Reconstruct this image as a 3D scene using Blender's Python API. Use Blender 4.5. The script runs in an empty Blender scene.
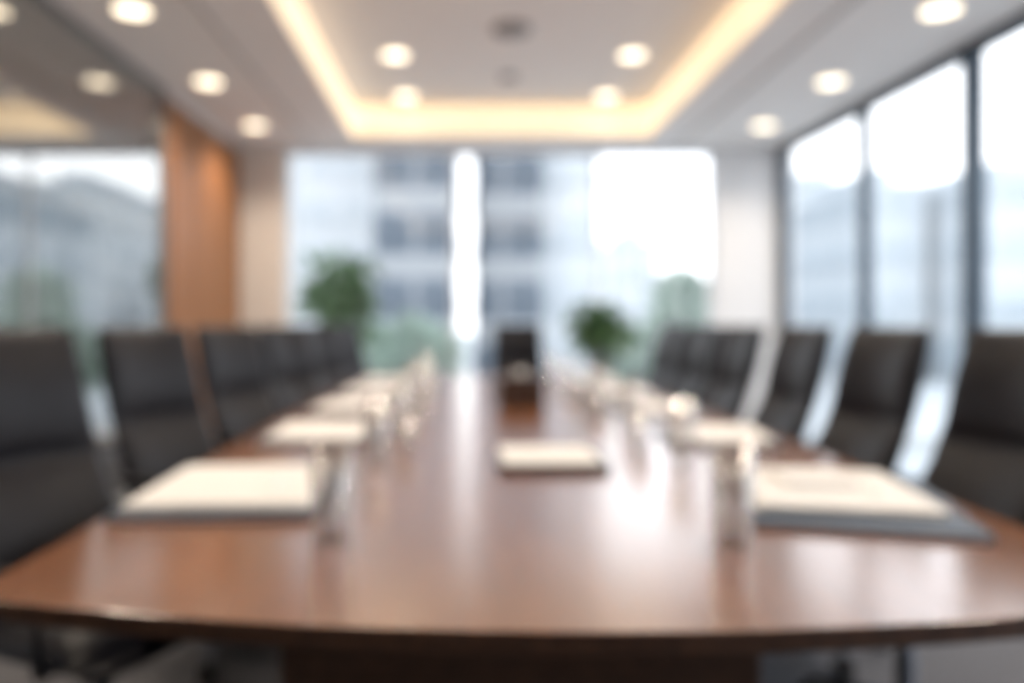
import bpy, bmesh, math, random
from mathutils import Vector, Matrix
random.seed(7)
sc = bpy.context.scene
sc.view_settings.view_transform = 'Standard'
sc.view_settings.look = 'None'
sc.view_settings.exposure = 0.88

# ---------------------------------------------------------------- materials
def mat(name, col, rough=0.5, metal=0.0, var=0.08, scale=8.0, bump=0.0, spec=0.5, coat=0.0, emis=None, estr=0.0):
    m = bpy.data.materials.new(name); m.use_nodes = True
    nt = m.node_tree; N = nt.nodes; L = nt.links
    b = N['Principled BSDF']
    tc = N.new('ShaderNodeTexCoord'); no = N.new('ShaderNodeTexNoise')
    no.inputs['Scale'].default_value = scale; no.inputs['Detail'].default_value = 4
    L.new(tc.outputs['Object'], no.inputs['Vector'])
    cr = N.new('ShaderNodeValToRGB')
    cr.color_ramp.elements[0].position = 0.3; cr.color_ramp.elements[1].position = 0.7
    cr.color_ramp.elements[0].color = [c*(1-var) for c in col]+[1]
    cr.color_ramp.elements[1].color = [min(1, c*(1+var)) for c in col]+[1]
    L.new(no.outputs['Fac'], cr.inputs['Fac']); L.new(cr.outputs['Color'], b.inputs['Base Color'])
    b.inputs['Roughness'].default_value = rough; b.inputs['Metallic'].default_value = metal
    b.inputs['Specular IOR Level'].default_value = spec
    b.inputs['Coat Weight'].default_value = coat
    if bump:
        bp = N.new('ShaderNodeBump'); bp.inputs['Strength'].default_value = bump
        bp.inputs['Distance'].default_value = 0.01
        L.new(no.outputs['Fac'], bp.inputs['Height']); L.new(bp.outputs['Normal'], b.inputs['Normal'])
    if emis:
        b.inputs['Emission Color'].default_value = list(emis)+[1]
        b.inputs['Emission Strength'].default_value = estr
    return m

def wood(name, c1, c2, rough, stretch=(14, 1.2, 14), coat=0.0, spec=0.5):
    m = bpy.data.materials.new(name); m.use_nodes = True
    nt = m.node_tree; N = nt.nodes; L = nt.links; b = N['Principled BSDF']
    tc = N.new('ShaderNodeTexCoord'); mp = N.new('ShaderNodeMapping')
    mp.inputs['Scale'].default_value = stretch
    L.new(tc.outputs['Object'], mp.inputs['Vector'])
    n1 = N.new('ShaderNodeTexNoise'); n1.inputs['Scale'].default_value = 2.0
    n1.inputs['Detail'].default_value = 8; n1.inputs['Distortion'].default_value = 0.6
    L.new(mp.outputs['Vector'], n1.inputs['Vector'])
    cr = N.new('ShaderNodeValToRGB')
    cr.color_ramp.elements[0].position = 0.32; cr.color_ramp.elements[1].position = 0.7
    cr.color_ramp.elements[0].color = list(c1)+[1]; cr.color_ramp.elements[1].color = list(c2)+[1]
    L.new(n1.outputs['Fac'], cr.inputs['Fac']); L.new(cr.outputs['Color'], b.inputs['Base Color'])
    b.inputs['Roughness'].default_value = rough; b.inputs['Coat Weight'].default_value = coat
    b.inputs['Specular IOR Level'].default_value = spec
    b.inputs['Coat Roughness'].default_value = 0.2; b.inputs['Coat IOR'].default_value = 1.65
    return m

def glass_pane(name, refl, tint=(1, 1, 1), rough=0.0, fresnel=False):
    m = bpy.data.materials.new(name); m.use_nodes = True
    nt = m.node_tree; N = nt.nodes; L = nt.links
    N.remove(N['Principled BSDF']); out = N['Material Output']
    t = N.new('ShaderNodeBsdfTransparent'); t.inputs['Color'].default_value = list(tint)+[1]
    g = N.new('ShaderNodeBsdfGlossy'); g.inputs['Roughness'].default_value = rough
    mx = N.new('ShaderNodeMixShader'); mx.inputs['Fac'].default_value = refl
    if fresnel:
        lw = N.new('ShaderNodeLayerWeight'); lw.inputs['Blend'].default_value = .38
        mu = N.new('ShaderNodeMath'); mu.operation = 'MULTIPLY_ADD'; mu.inputs[1].default_value = .75; mu.inputs[2].default_value = refl
        L.new(lw.outputs['Facing'], mu.inputs[0]); L.new(mu.outputs[0], mx.inputs['Fac'])
    L.new(t.outputs[0], mx.inputs[1]); L.new(g.outputs[0], mx.inputs[2]); L.new(mx.outputs[0], out.inputs['Surface'])
    return m

M_wall = mat('wall_paint', (0.74, 0.74, 0.75), 0.8, var=0.02)
M_beige = mat('wall_beige', (0.76, 0.71, 0.66), 0.8, var=0.03)
M_ceil = mat('ceiling_paint', (0.86, 0.82, 0.785), 0.85, var=0.02)
M_gap = mat('painted_shadow_gap', (0.55, 0.53, 0.51), 0.8)  # grey colour stands in for the shade of a ceiling gap
M_carpet = mat('carpet', (0.075, 0.075, 0.085), 0.95, var=0.3, scale=60, bump=0.3)
M_frame = mat('window_frame_metal', (0.035, 0.055, 0.08), 0.45, metal=0.3)
M_pframe = mat('partition_frame', (0.22, 0.21, 0.20), 0.45, metal=0.3)
M_wframe = mat('window_frame_white', (0.80, 0.82, 0.84), 0.5)
M_glass = glass_pane('window_glass', 0.05, (0.98, 0.99, 1.0))
M_part = glass_pane('partition_glass', 0.5, (0.74, 0.75, 0.71))
M_tumbler = glass_pane('tumbler_glass', 0.08, (0.99, 0.995, 1.0), 0.12, True)
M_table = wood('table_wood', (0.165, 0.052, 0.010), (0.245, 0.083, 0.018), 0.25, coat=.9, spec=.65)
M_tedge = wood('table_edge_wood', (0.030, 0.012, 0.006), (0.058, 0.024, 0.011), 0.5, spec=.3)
M_panel = wood('panel_wood', (0.21, 0.082, 0.026), (0.31, 0.130, 0.046), 0.45, (10, 10, 0.8), spec=.3)
M_leather = mat('chair_leather', (0.0065, 0.0065, 0.0105), 0.42, var=0.2, scale=30, bump=0.15, spec=.25)
M_plastic = mat('chair_plastic', (0.004, 0.004, 0.006), 0.5, spec=.2)
M_metal = mat('chair_metal', (0.08, 0.085, 0.10), 0.35, metal=0.9)
M_paper = mat('paper', (0.73, 0.715, 0.70), 0.7, var=0.02, spec=.2)
M_paper2 = mat('paper_edge', (0.68, 0.67, 0.65), 0.7, var=0.03)
M_folder = mat('folder_blue_grey', (0.055, 0.08, 0.12), 0.45)
M_dark = mat('dark_plastic', (0.02, 0.018, 0.017), 0.4)
M_brown = wood('box_wood', (0.025, 0.011, 0.007), (0.06, 0.027, 0.015), 0.4)
M_lit = mat('lamp_diffuser', (0.9, 0.85, 0.75), 0.5, emis=(1.0, 0.83, 0.60), estr=1.8)
M_cove = mat('cove_diffuser', (0.9, 0.85, 0.75), 0.5, emis=(1.0, 0.73, 0.43), estr=.48)
M_trim = mat('lamp_trim', (0.8, 0.8, 0.8), 0.4)
M_leaf = mat('leaf_green', (0.075, 0.16, 0.06), 0.5, var=0.5, scale=12)
M_leaf2 = mat('leaf_green_terrace', (0.10, 0.18, 0.075), 0.6, var=0.5, scale=12)
M_leafp = mat('tree_leaf_hazed', (0.28, 0.36, 0.31), 0.7, var=0.3, scale=3)  # green paled in the colour to suggest outdoor haze
M_pot = mat('plant_pot', (0.55, 0.53, 0.50), 0.5)
M_stem = mat('stem', (0.12, 0.08, 0.04), 0.8)
M_soil = mat('soil', (0.04, 0.03, 0.02), 0.9)
M_tile = mat('outdoor_ground', (0.40, 0.43, 0.45), 0.8, var=0.1, scale=.3)
M_corr = mat('corridor_wall', (0.50, 0.47, 0.42), 0.8)
M_grille = mat('grille_grey', (0.28, 0.27, 0.27), 0.6)

# ---------------------------------------------------------------- mesh helpers
def finish(bm, name, mats, smooth=False, parent=None, bevel=0.0, loc=None, subsurf=0):
    bmesh.ops.recalc_face_normals(bm, faces=bm.faces)
    me = bpy.data.meshes.new(name); bm.to_mesh(me); bm.free()
    for m in (mats if isinstance(mats, (list, tuple)) else [mats]): me.materials.append(m)
    if smooth:
        for p in me.polygons: p.use_smooth = True
    o = bpy.data.objects.new(name, me); sc.collection.objects.link(o)
    if loc: o.location = loc
    if bevel:
        md = o.modifiers.new('bevel', 'BEVEL'); md.width = bevel; md.segments = 3; md.limit_method = 'ANGLE'
    if parent: o.parent = parent
    return o

def add_box(bm, x0, x1, y0, y1, z0, z1, mi=0, mtx=None):
    vs = [bm.verts.new(v) for v in [(x0,y0,z0),(x1,y0,z0),(x1,y1,z0),(x0,y1,z0),(x0,y0,z1),(x1,y0,z1),(x1,y1,z1),(x0,y1,z1)]]
    if mtx:
        for v in vs: v.co = mtx @ v.co
    for f in [(0,3,2,1),(4,5,6,7),(0,1,5,4),(1,2,6,5),(2,3,7,6),(3,0,4,7)]:
        fc = bm.faces.new([vs[i] for i in f]); fc.material_index = mi

def add_lathe(bm, prof, cx=0, cy=0, seg=32, mi=0, closed=False):
    rings = []
    for r, z in prof:
        if r < 1e-5: rings.append([bm.verts.new((cx, cy, z))])
        else: rings.append([bm.verts.new((cx+r*math.cos(2*math.pi*i/seg), cy+r*math.sin(2*math.pi*i/seg), z)) for i in range(seg)])
    for a, c in zip(rings, rings[1:]):
        for i in range(seg):
            j = (i+1) % seg
            if len(a) == 1 and len(c) == 1: continue
            if len(a) == 1: f = bm.faces.new([a[0], c[i], c[j]])
            elif len(c) == 1: f = bm.faces.new([a[i], a[j], c[0]])
            else: f = bm.faces.new([a[i], a[j], c[j], c[i]])
            f.material_index = mi

def add_tube(bm, pts, rad, seg=8, mi=0):
    pts = [Vector(p) for p in pts]; rings = []
    rads = rad if isinstance(rad, (list, tuple)) else [rad]*len(pts)
    for k, p in enumerate(pts):
        d = (pts[min(k+1, len(pts)-1)]-pts[max(k-1, 0)]).normalized()
        a = d.cross(Vector((0, 0, 1)))
        if a.length < 1e-3: a = d.cross(Vector((0, 1, 0)))
        a.normalize(); c = d.cross(a)
        rings.append([bm.verts.new(p+(a*math.cos(2*math.pi*i/seg)+c*math.sin(2*math.pi*i/seg))*rads[k]) for i in range(seg)])
    for a, c in zip(rings, rings[1:]):
        for i in range(seg):
            j = (i+1) % seg; bm.faces.new([a[i], a[j], c[j], c[i]]).material_index = mi
    bm.faces.new(rings[0]).material_index = mi; bm.faces.new(rings[-1]).material_index = mi

def boxes(name, lst, mats, bevel=0.0, parent=None):
    bm = bmesh.new()
    for t in lst: add_box(bm, *t)
    return finish(bm, name, mats, bevel=bevel, parent=parent)

def empty(name, loc, rz=0):
    e = bpy.data.objects.new(name, None); e.empty_display_size = 0.1
    e.location = loc; e.rotation_euler = (0, 0, rz); sc.collection.objects.link(e); return e

# ---------------------------------------------------------------- room
XL, XR, YF, YB, H = -2.23, 3.17, -1.6, 7.8, 2.95
CX0, CX1, CY0, CY1, HR = -1.05, 1.76, 0.3, 7.38, 3.25
boxes('floor', [(-4.6, XR+0.15, YF-0.15, YB+0.15, -0.12, 0)], M_carpet)
boxes('ceiling', [
    (-4.6, CX0, YF-.15, YB+.15, H, H+.4), (CX1, XR+.15, YF-.15, YB+.15, H, H+.4),
    (CX0, CX1, YF-.15, CY0, H, H+.4), (CX0, CX1, CY1, YB+.15, H, H+.4),
    (CX0, CX1, CY0, CY1, HR, HR+.1)], M_ceil)
t = .02
boxes('cove_light', [
    (CX0, CX0+t, CY0, CY1, H+.02, HR-.01), (CX1-t, CX1, CY0, CY1, H+.02, HR-.01),
    (CX0+t, CX1-t, CY1-t, CY1, H+.02, HR-.01), (CX0+t, CX1-t, CY0, CY0+t, H+.02, HR-.01)], M_cove)
g = .03
boxes('gap_shade_strip_1', [(-1.48, -1.48+g, CY0-.3, 7.62, H-.012, H), (2.10, 2.10+g, CY0-.3, 7.62, H-.012, H)], M_gap)  # strips painted as gap shade; no groove is cut into the ceiling
boxes('wall_back', [(XL-.15, -1.78, YB, YB+.2, 0, H, 1), (2.52, XR+.15, YB, YB+.2, 0, H, 0), (-1.78, 2.52, YB, YB+.2, 2.91, H, 0),
                    (-1.78, 2.52, YB, YB+.2, 0, .08, 0)], [M_wall, M_beige])
boxes('wall_front', [(-4.6, XR+.15, YF-.15, YF, 0, H)], M_wall)
boxes('wall_corridor', [(-4.6, -4.45, YF, YB+.15, 0, H), (-4.45, XL-.15, YB, YB+.15, 0, H)], M_corr)
boxes('wall_left', [(XL-.15, XL, 5.86, YB, 0, H-.05, 0), (XL-.15, XL, 5.86, YB, H-.05, H, 1)] +
      [(XL, XL+.012, 5.90+i*.62, 5.90+i*.62+.6, .1, H-.08, 0) for i in range(3)], [M_panel, M_gap])
boxes('window_1', [(XL-.03, XL-.02, YF, 5.86, .06, H-.04, 0)] +
      [(XL-.05, XL, y-w, y+w, .06, H-.04, 1) for y, w in ((-1.58, .02), (1.2, .008), (3.1, .006), (5.84, .02))] +
      [(XL-.05, XL, YF, 5.86, 0, .06, 1), (XL-.05, XL, YF, 5.86, H-.04, H, 1)], [M_part, M_pframe])
boxes('window_2', [(-1.78, 2.52, YB+.12, YB+.13, .08, 2.91, 0)] +
      [(x-w/2, x+w/2, YB+.1, YB+.15, .08, 2.91, 1) for x, w in ((-1.765, .03), (-.10, .03), (1.34, .03), (2.51, .02))] +
      [(-1.78, 2.52, YB+.1, YB+.15, 2.89, 2.91, 1)], [M_glass, M_wframe])
boxes('window_3', [(XR+.03, XR+.04, YF, YB, .08, 2.9, 0), (XR, XR+.08, YF, YB, 2.88, H, 1), (XR, XR+.08, YF, YB, 0, .08, 1)] +
      [(XR-w*.3, XR+.07, y-w/2, y+w/2, .08, 2.88, 1) for y, w in ((7.76, .07), (6.2, .06), (4.88, .09), (3.5, .08), (2.1, .08), (.7, .08), (-.7, .08))],
      [M_glass, M_frame])
boxes('baseboard_back', [(XL, -1.78, YB-.015, YB, 0, .1), (2.52, XR, YB-.015, YB, 0, .1)], M_frame)

# ---------------------------------------------------------------- downlights
def downlight(x, y, z, r=.095, watt=40):
    e = empty('ceiling_downlight', (x, y, z))
    bm = bmesh.new()
    add_lathe(bm, [(r, -.003), (r+.022, -.008), (r+.025, 0), (r, 0)], seg=36)
    finish(bm, 'trim_ring', M_trim, True, e)
    bm = bmesh.new()
    add_lathe(bm, [(0, -.005), (r, -.005), (r, 0)], seg=36)
    finish(bm, 'lens', M_lit, False, e)
    l = bpy.data.lights.new('lamp', 'SPOT'); l.energy = watt; l.color = (1, .85, .68)
    l.spot_size = math.radians(140); l.spot_blend = .8; l.shadow_soft_size = .08
    o = bpy.data.objects.new('lamp', l); o.location = (0, 0, -.03); o.parent = e; sc.collection.objects.link(o)
for y in (.6, 1.85, 3.1, 4.375, 5.68, 6.95):
    downlight(-1.855, y, H); downlight(2.68, y, H)
for y, wt in ((2.5, 40), (4.6, 40), (5.99, 30), (7.08, 3)):
    downlight(-.52, y, HR, .095, wt); downlight(1.30, y, HR, .095, wt)
for y in (1.5, 3.5, 5.5):
    downlight(-3.4, y, H, .095, 30)  # unseen lamps added to brighten the corridor behind the partition

def vent(name, x, y, r):
    bm = bmesh.new()
    add_lathe(bm, [(0, -.03), (r*.5, -.03), (r*.55, -.022), (r*.75, -.028), (r*.8, -.018), (r, -.02), (r*1.05, 0)], seg=32)
    return finish(bm, name, M_grille, True, loc=(x, y, HR))
vent('ceiling_speaker', .34, 5.45, .13)
vent('smoke_detector', .38, 6.5, .07)

# ---------------------------------------------------------------- conference table
TZ = .75; TX0, TX1 = -.82, 1.22
def outline(x0, x1, yf, sag, yb):
    pts = []
    n = 24; hw = (x1-x0)/2; c = (x0+x1)/2
    for i in range(n+1):
        u = -1+2*i/n; pts.append((c+u*hw, yf+sag*u*u))
    for i in range(1, 12):
        v = i/12; bul = .03*math.sin(math.pi*v); pts.append((x1+bul, yf+sag+(yb-yf-2*sag)*v))
    for i in range(n+1):
        u = 1-2*i/n; pts.append((c+u*hw, yb-sag*u*u))
    for i in range(1, 12):
        v = 1-i/12; bul = .03*math.sin(math.pi*v); pts.append((x0-bul, yf+sag+(yb-yf-2*sag)*v))
    return pts
def slab(bm, pts, z0, z1, mt=0, ms=0):
    lo = [bm.verts.new((x, y, z0)) for x, y in pts]; hi = [bm.verts.new((x, y, z1)) for x, y in pts]
    bm.faces.new(hi).material_index = mt; bm.faces.new(lo[::-1]).material_index = ms
    for i in range(len(pts)):
        j = (i+1) % len(pts); bm.faces.new([lo[i], lo[j], hi[j], hi[i]]).material_index = ms
table = empty('conference_table', (0, 0, 0))
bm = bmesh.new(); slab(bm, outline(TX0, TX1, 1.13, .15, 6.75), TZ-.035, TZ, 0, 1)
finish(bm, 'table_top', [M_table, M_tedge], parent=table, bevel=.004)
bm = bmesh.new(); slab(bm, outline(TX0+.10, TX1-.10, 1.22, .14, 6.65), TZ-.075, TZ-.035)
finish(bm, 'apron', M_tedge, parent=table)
pl = []
for y in (1.62, 3.8, 6.1):
    pl += [(-.38, .62, y, y+.07, .03, TZ-.075), (-.42, .66, y-.05, y+.12, 0, .03)]
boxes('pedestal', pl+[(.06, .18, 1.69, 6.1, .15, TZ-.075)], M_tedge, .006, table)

# ---------------------------------------------------------------- chairs (local +X = facing)
def build_meshes():
    parts = {}
    bm = bmesh.new(); nu, nv = 20, 40; Wd, Ht = .24, .68
    def P(u, v, s):
        z = .50+Ht*v
        hw = Wd*(1-.10*v)*(1-max(0, abs(v-.5)*2-.86)**1.5*1.2)
        lean = -.18-.24*v-.03*math.sin(v*math.pi)+.045*u*u
        lobes = abs(math.sin(math.pi*(v*1.98+.02)))**.5
        edge = (max(0, 1-abs(u)**5))**.5
        th = (.008+.055*lobes*edge) if s > 0 else -.030*edge-.004
        return Vector((lean+th, u*hw, z))
    F = [[bm.verts.new(P(-1+2*i/nu, j/nv, 1)) for i in range(nu+1)] for j in range(nv+1)]
    B = [[bm.verts.new(P(-1+2*i/nu, j/nv, -1)) for i in range(nu+1)] for j in range(nv+1)]
    for j in range(nv):
        for i in range(nu):
            bm.faces.new([F[j][i], F[j][i+1], F[j+1][i+1], F[j+1][i]])
            bm.faces.new([B[j][i], B[j+1][i], B[j+1][i+1], B[j][i+1]]).material_index = 1
        bm.faces.new([F[j][0], F[j+1][0], B[j+1][0], B[j][0]]).material_index = 1
        bm.faces.new([F[j][nu], B[j][nu], B[j+1][nu], F[j+1][nu]]).material_index = 1
    for i in range(nu):
        bm.faces.new([F[0][i], B[0][i], B[0][i+1], F[0][i+1]]).material_index = 1
        bm.faces.new([F[nv][i], F[nv][i+1], B[nv][i+1], B[nv][i]]).material_index = 1
    parts['backrest'] = (bm, [M_leather, M_plastic], True)
    bm = bmesh.new(); n = 18
    def S(u, v, top):
        e = (max(0, 1-abs(u)**6)*max(0, 1-abs(v)**6))**.5
        x = .0+.25*u*(1-.06*v*v); y = .25*v*(1-.05*u*u)
        z = (.475+.055*e-.012*(1-v*v)*(1-u*u)-(.03*max(0, u-.6)/.4)) if top else .465-.03*e
        return Vector((x, y, z))
    T = [[bm.verts.new(S(-1+2*i/n, -1+2*j/n, 1)) for i in range(n+1)] for j in range(n+1)]
    Bt = [[bm.verts.new(S(-1+2*i/n, -1+2*j/n, 0)) for i in range(n+1)] for j in range(n+1)]
    for j in range(n):
        for i in range(n):
            bm.faces.new([T[j][i], T[j][i+1], T[j+1][i+1], T[j+1][i]])
            bm.faces.new([Bt[j][i], Bt[j+1][i], Bt[j+1][i+1], Bt[j][i+1]])
        bm.faces.new([T[j][0], T[j+1][0], Bt[j+1][0], Bt[j][0]]); bm.faces.new([T[j][n], Bt[j][n], Bt[j+1][n], T[j+1][n]])
        bm.faces.new([T[0][j], Bt[0][j], Bt[0][j+1], T[0][j+1]]); bm.faces.new([T[n][j], T[n][j+1], Bt[n][j+1], Bt[n][j]])
    parts['seat'] = (bm, [M_leather], True)
    bm = bmesh.new()
    for s in (-1, 1):
        add_tube(bm, [(.10, s*.20, .45), (.12, s*.27, .46), (.14, s*.285, .50), (.13, s*.285, .62), (.08, s*.285, .645), (-.10, s*.285, .65), (-.20, s*.265, .65), (-.245, s*.22, .64)], .013, 10)
        add_box(bm, -.14, .12, s*.285-.03, s*.285+.03, .648, .668)
    parts['armrests'] = (bm, [M_plastic], False)
    bm = bmesh.new()
    add_tube(bm, [(-.05, 0, .44), (-.2, 0, .44), (-.26, 0, .48), (-.29, 0, .62), (-.335, 0, .75)], [.03, .03, .028, .024, .018], 10)
    add_box(bm, -.1, .1, -.09, .09, .415, .445)
    parts['back_support'] = (bm, [M_plastic], False)
    bm = bmesh.new()
    add_lathe(bm, [(0, .08), (.035, .08), (.035, .12), (.028, .13), (.028, .25), (.018, .26), (.018, .42), (0, .42)], seg=20)
    for k in range(5):
        a = 2*math.pi*k/5+.3; ca, sa = math.cos(a), math.sin(a)
        add_tube(bm, [(.02*ca, .02*sa, .10), (.16*ca, .16*sa, .095), (.29*ca, .29*sa, .07)], [.026, .020, .014], 8)
    parts['star_base'] = (bm, [M_metal], True)
    bm = bmesh.new()
    for k in range(5):
        a = 2*math.pi*k/5+.3; ca, sa = math.cos(a), math.sin(a)
        for o in (-.014, .014):
            c = Vector((.29*ca-sa*o, .29*sa+ca*o, .03)); d = Vector((-sa, ca, 0))*.009
            add_tube(bm, [c-d, c+d], .03, 14)
        add_tube(bm, [(.29*ca, .29*sa, .03), (.29*ca, .29*sa, .075)], .007, 8)
    parts['casters'] = (bm, [M_plastic], False)
    out = {}
    for k, (bm, ms, sm) in parts.items():
        bmesh.ops.recalc_face_normals(bm, faces=bm.faces)
        me = bpy.data.meshes.new(k); bm.to_mesh(me); bm.free()
        for m in ms: me.materials.append(m)
        if sm:
            for p in me.polygons: p.use_smooth = True
        out[k] = me
    return out
CH = build_meshes()
def chair(bx, by, ang):
    d = Vector((math.cos(ang), math.sin(ang)))
    e = empty('office_chair', (bx+.31*d.x, by+.31*d.y, 0), ang)
    for k, me in CH.items():
        o = bpy.data.objects.new(k, me); o.parent = e; sc.collection.objects.link(o)
R = math.radians
for x, y, a in ((-1.17, 2.05, -24), (-1.18, 3.0, -25), (-1.15, 3.95, -27), (-1.07, 4.85, -29), (-1.02, 5.7, -30), (-.97, 6.5, -30)):
    chair(x, y, R(a))
for x, y, a in ((1.58, 2.27, 186), (1.56, 2.97, 188), (1.57, 3.72, 186), (1.56, 4.5, 188), (1.56, 5.2, 188), (1.54, 5.9, 190)):
    chair(x, y, R(a))
chair(.50, 7.12, R(-92))

# ---------------------------------------------------------------- place settings
def sheet(bm, cx, cy, w, d, z0, z1, rot, mi=0):
    add_box(bm, -w/2, w/2, -d/2, d/2, z0, z1, mi, Matrix.Translation((cx, cy, 0)) @ Matrix.Rotation(rot, 4, 'Z'))
def documents(x, y, rot, w=.42, d=.50, n=7, fx=0, fy=0, frot=0, top=False):
    e = empty('document_stack', (x, y, TZ), rot)
    bm = bmesh.new()
    sheet(bm, fx, fy, w+.04, d+.03, 0, .004, frot); sheet(bm, fx, fy, w+.03, d+.02, .004, .012, frot, 1); sheet(bm, fx, fy, w+.04, d+.03, .012, .016, frot)
    sheet(bm, fx-(w+.04)/2*math.cos(frot), fy, .006, d+.03, 0, .016, frot)
    finish(bm, 'folder', [M_folder, M_paper2], parent=e)
    bm = bmesh.new(); z = .016
    for k in range(n):
        sheet(bm, random.uniform(-.008, .008), random.uniform(-.008, .008), w-.03, d-.03, z, z+.0022, random.uniform(-.03, .03)); z += .0022
    finish(bm, 'papers', M_paper, parent=e)
    bm = bmesh.new()
    add_tube(bm, [(w*.22, -d*.2, z+.005), (w*.26, d*.07, z+.005)], .004, 10); add_tube(bm, [(w*.26, d*.07, z+.005), (w*.262, d*.09, z+.005)], [.004, .002], 10)
    finish(bm, 'pen', M_trim, parent=e)
    if top:
        bm = bmesh.new(); sheet(bm, -.02, .08, .17, .20, z, z+.014, .1); finish(bm, 'notepad', M_paper, parent=e)
documents(-.575, 2.03, R(3), .44, .52, 8)
for y, r in ((3.08, 2), (4.0, -2), (4.9, 3), (5.75, 0)):
    documents(-.55, y, R(r), .38, .48, 6)
documents(.92, 1.98, R(-12), .42, .50, 8, .03, -.08, R(-4), top=True)
for y, r in ((3.0, -8), (3.95, -3), (4.85, -4), (5.7, 0)):
    documents(.97, y, R(r), .36, .46, 6)

def tumbler(x, y, h=.20, r=.043):
    bm = bmesh.new()
    add_lathe(bm, [(0, 0), (r*.86, 0), (r*.90, .004), (r, h), (r-.003, h), (r*.90-.004, .016), (0, .014)], seg=36)
    finish(bm, 'water_glass', M_tumbler, True, loc=(x, y, TZ))
for y in (1.62, 2.48, 3.35, 4.25, 5.1, 5.9):
    tumbler(-.275, y)
for x, y in ((.55, 1.59), (.70, 2.5), (.72, 3.35), (.72, 4.25), (.70, 5.1), (.68, 5.9)):
    tumbler(x, y)
for y in (2.75, 3.65, 4.55, 5.4):
    tumbler(-.20, y, .13, .036); tumbler(.63, y, .13, .036)

e = empty('notebook', (.28, 2.5, TZ), R(-2))
bm = bmesh.new(); sheet(bm, 0, 0, .33, .36, 0, .004, 0); sheet(bm, 0, 0, .33, .36, .018, .021, 0); sheet(bm, -.163, 0, .006, .36, 0, .021, 0)
finish(bm, 'cover', M_dark, parent=e)
bm = bmesh.new(); sheet(bm, .002, 0, .318, .35, .004, .018, 0, 1); sheet(bm, -.01, .0, .30, .33, .021, .027, .03); finish(bm, 'pages', [M_paper, M_folder], parent=e)

e = empty('wooden_tissue_box', (.31, 4.2, TZ), 0)
boxes('body', [(-.12, .12, -.12, .12, 0, .13)], M_brown, .008, e)
boxes('lid', [(-.125, .125, -.125, .125, .134, .16)], M_brown, .006, e)
bm = bmesh.new()
for k in range(9):
    a = k*.7; add_tube(bm, [(0.01*math.cos(a), .03*math.sin(a), .16), (.03*math.cos(a), .05*math.sin(a), .19+.01*math.sin(3*a))], [.02, .004], 6)
finish(bm, 'tissue', M_paper2, parent=e)
e = empty('conference_phone', (.31, 5.1, TZ), 0)
bm = bmesh.new()
add_lathe(bm, [(0, 0), (.13, 0), (.14, .015), (.12, .035), (.06, .055), (.055, .07), (0, .075)], seg=30)
finish(bm, 'body', M_dark, True, e)

# ---------------------------------------------------------------- plants
def leaves(bm, c, rad, n, size, mi=0, lo=.25):
    for _ in range(n):
        while True:
            p = Vector([random.uniform(-1, 1) for _ in range(3)])
            if lo < p.length < 1: break
        pos = Vector((c[0]+p.x*rad[0], c[1]+p.y*rad[1], c[2]+p.z*rad[2]))
        d = (p+Vector([random.uniform(-.7, .7) for _ in range(3)])+Vector((0, 0, .3))).normalized()
        s = d.cross(Vector([random.uniform(-1, 1) for _ in range(3)])).normalized()
        L = size*random.uniform(.7, 1.3); W = L*.2
        v = [bm.verts.new(q) for q in (pos, pos+d*L*.4+s*W, pos+d*L-Vector((0, 0, L*.25)), pos+d*L*.4-s*W)]
        bm.faces.new(v).material_index = mi
def potted(name, x, y, zc, rad, pot_h, n, lsize, m, seed):
    e = empty(name, (x, y, 0)); rg = random.Random(seed)
    bm = bmesh.new(); add_lathe(bm, [(0, 0), (.17, 0), (.22, pot_h), (.205, pot_h), (.20, pot_h-.04), (0, pot_h-.04)], seg=32)
    finish(bm, 'pot', M_pot, True, e)
    bm = bmesh.new(); add_lathe(bm, [(0, pot_h-.03), (.198, pot_h-.03), (.198, pot_h-.05)], seg=24); finish(bm, 'soil', M_soil, False, e)
    bs = bmesh.new(); bl = bmesh.new(); K = 30
    for k in range(K):
        ph = math.acos(1-1.95*(k+.5)/K); a = k*2.4; q = rg.uniform(.4, 1.3)
        tip = Vector((rad[0]*q*math.sin(ph)*math.cos(a), rad[1]*q*math.sin(ph)*math.sin(a), zc+rad[2]*q*math.cos(ph)))
        add_tube(bs, [(.05*math.cos(a), .05*math.sin(a), pot_h-.04), (tip.x*.5, tip.y*.5, (pot_h+tip.z)/2), tip], [.009, .007, .003], 6)
        cr = min(rad)*rg.uniform(.25, .5)
        leaves(bl, tip, (cr, cr, cr), n//K, lsize, 0, .05)
    finish(bs, 'stems', M_stem, parent=e); finish(bl, 'leaves', m, parent=e)
potted('potted_ficus', -1.38, 9.0, 1.47, (.36, .32, .36), .6, 720, .18, M_leaf2, 5)
potted('potted_shrub', 1.27, 7.35, 1.12, (.23, .20, .20), .45, 620, .13, M_leaf, 8)
boxes('terrace', [(-6, 8, 8.05, 10.5, -.15, 0)], M_tile)

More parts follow.
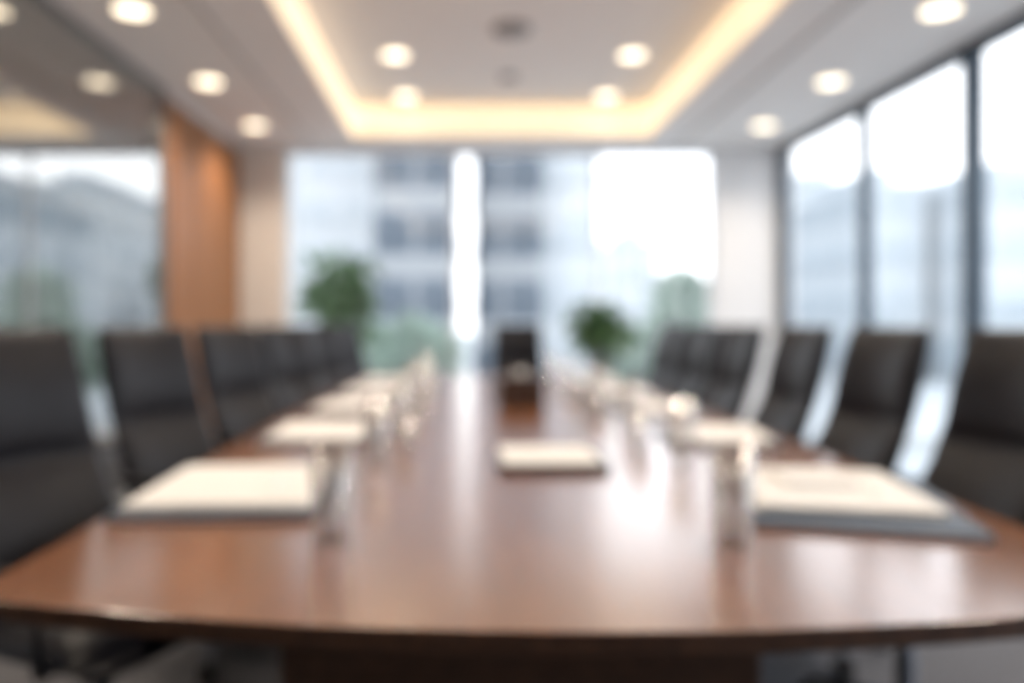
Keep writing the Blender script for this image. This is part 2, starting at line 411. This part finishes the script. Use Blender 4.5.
def tree(x, y, zc, r, n=1300):
    e = empty('outdoor_tree', (x, y, -3))
    bm = bmesh.new(); add_tube(bm, [(0, 0, 0), (.05, 0, (zc+3)*.5), (0, 0, zc+3)], [.12, .09, .03], 8)
    for k in range(6):
        a = k*1.05; add_tube(bm, [(0, 0, (zc+3)*.7), (r*.6*math.cos(a), r*.6*math.sin(a), zc+3+.2*math.sin(k))], [.05, .015], 6)
    finish(bm, 'trunk', M_stem, parent=e)
    bm = bmesh.new()
    for k in range(9):
        a = k*2.4; q = r*.62
        leaves(bm, (q*math.cos(a)*((k % 3)/2), q*math.sin(a)*((k % 3)/2), zc+3+random.uniform(-.5, .5)*r), (r*.5, r*.5, r*.45), n//9, .3)
    finish(bm, 'foliage', M_leafp, parent=e)
tree(-.9, 14, .65, .75); tree(-1.6, 15.5, .5, .8); tree(4.75, 17, 1.6, .85, 1000); tree(3.9, 17, .5, .9)

# ---------------------------------------------------------------- city
def facade(name, wallc, glassc, fh, bw):
    m = bpy.data.materials.new(name); m.use_nodes = True
    nt = m.node_tree; N = nt.nodes; L = nt.links; b = N['Principled BSDF']
    tc = N.new('ShaderNodeTexCoord'); sp = N.new('ShaderNodeSeparateXYZ'); L.new(tc.outputs['Object'], sp.inputs[0])
    def band(sock, per, frac):
        a = N.new('ShaderNodeMath'); a.operation = 'DIVIDE'; L.new(sock, a.inputs[0]); a.inputs[1].default_value = per
        f = N.new('ShaderNodeMath'); f.operation = 'FRACT'; L.new(a.outputs[0], f.inputs[0])
        c = N.new('ShaderNodeMath'); c.operation = 'GREATER_THAN'; L.new(f.outputs[0], c.inputs[0]); c.inputs[1].default_value = frac
        return c.outputs[0]
    h = band(sp.outputs['Z'], fh, .38)
    ad = N.new('ShaderNodeMath'); ad.operation = 'ADD'; L.new(sp.outputs['X'], ad.inputs[0]); L.new(sp.outputs['Y'], ad.inputs[1])
    v = band(ad.outputs[0], bw, .12)
    mu = N.new('ShaderNodeMath'); mu.operation = 'MULTIPLY'; L.new(h, mu.inputs[0]); L.new(v, mu.inputs[1])
    mx = N.new('ShaderNodeMix'); mx.data_type = 'RGBA'
    mx.inputs[6].default_value = list(wallc)+[1]; mx.inputs[7].default_value = list(glassc)+[1]
    L.new(mu.outputs[0], mx.inputs[0]); L.new(mx.outputs[2], b.inputs['Base Color'])
    b.inputs['Roughness'].default_value = .7; b.inputs['Specular IOR Level'].default_value = .2
    return m
F1 = facade('facade_dark', (.30, .315, .33), (.115, .14, .17), 3.4, 2.2)
F2 = facade('facade_hazed_pale', (.45, .49, .52), (.38, .43, .47), 3.6, 3.0)  # this and the next two facades carry distance haze as pale colour
F3 = facade('facade_hazed_white', (.54, .57, .59), (.47, .51, .54), 3.6, 2.5)
F4 = facade('facade_hazed_light', (.60, .62, .635), (.53, .565, .59), 3.6, 2.5)
def building(x0, x1, y0, y1, z1, m):
    l = [(x0, x1, y0, y1, -20, z1), (x0-.2, x1+.2, y0-.2, y1+.2, z1, z1+.6), (x0+(x1-x0)*.3, x0+(x1-x0)*.7, y0+2, y1-2, z1+.6, z1+2)]
    z = -19
    while z < z1:
        l.append((x0-.15, x1+.15, y0-.15, y1+.15, z, z+.35)); z += 3.5
    boxes('office_building', l, m)
def px2x(px, Y): return (px-463)/780*Y
building(px2x(374, 40), px2x(456, 40), 40, 55, 24, F1)
building(px2x(478, 42), px2x(541, 42), 42, 56, 24, F1)
building(px2x(541, 44), px2x(599, 44), 44, 60, 32, F3)
building(px2x(230, 60), px2x(368, 60), 60, 75, 30, F4)
building(px2x(618, 80), px2x(658, 80), 80, 95, 9, F4)
building(px2x(655, 90), px2x(740, 90), 90, 110, 4, F4)
building(px2x(785, 90), px2x(862, 90), 90, 110, 17, F3)
building(px2x(872, 55), px2x(925, 55), 55, 70, 10.5, F2)
building(px2x(985, 50), px2x(1100, 50), 50, 64, 10, F2)
boxes('outdoor_ground', [(-150, 200, 10.6, 300, -3.2, -3), (3.5, 200, -60, 10.6, -3.2, -3)], M_tile)

# ---------------------------------------------------------------- world
w = bpy.data.worlds.new('sky'); sc.world = w; w.use_nodes = True
nt = w.node_tree; bg = nt.nodes['Background']
tcw = nt.nodes.new('ShaderNodeTexCoord'); spw = nt.nodes.new('ShaderNodeSeparateXYZ')
rp = nt.nodes.new('ShaderNodeValToRGB')
nt.links.new(tcw.outputs['Generated'], spw.inputs[0]); nt.links.new(spw.outputs['Z'], rp.inputs['Fac'])
rp.color_ramp.elements[0].color = (.98, .985, 1, 1); rp.color_ramp.elements[1].color = (.86, .92, 1, 1)
nt.links.new(rp.outputs['Color'], bg.inputs['Color']); bg.inputs['Strength'].default_value = 1.7

# ---------------------------------------------------------------- camera
cam = bpy.data.cameras.new('camera'); co = bpy.data.objects.new('camera', cam); sc.collection.objects.link(co)
co.location = (0, 0, 1.2); co.rotation_euler = (math.radians(90), 0, 0)
cam.sensor_width = 36; cam.lens = 36*780/1024
cam.shift_x = (512-463)/1024; cam.shift_y = -(341.5-322)/1024
cam.dof.use_dof = True; cam.dof.focus_distance = .47; cam.dof.aperture_fstop = 1.75
cam.clip_start = .02; cam.clip_end = 500
sc.camera = co
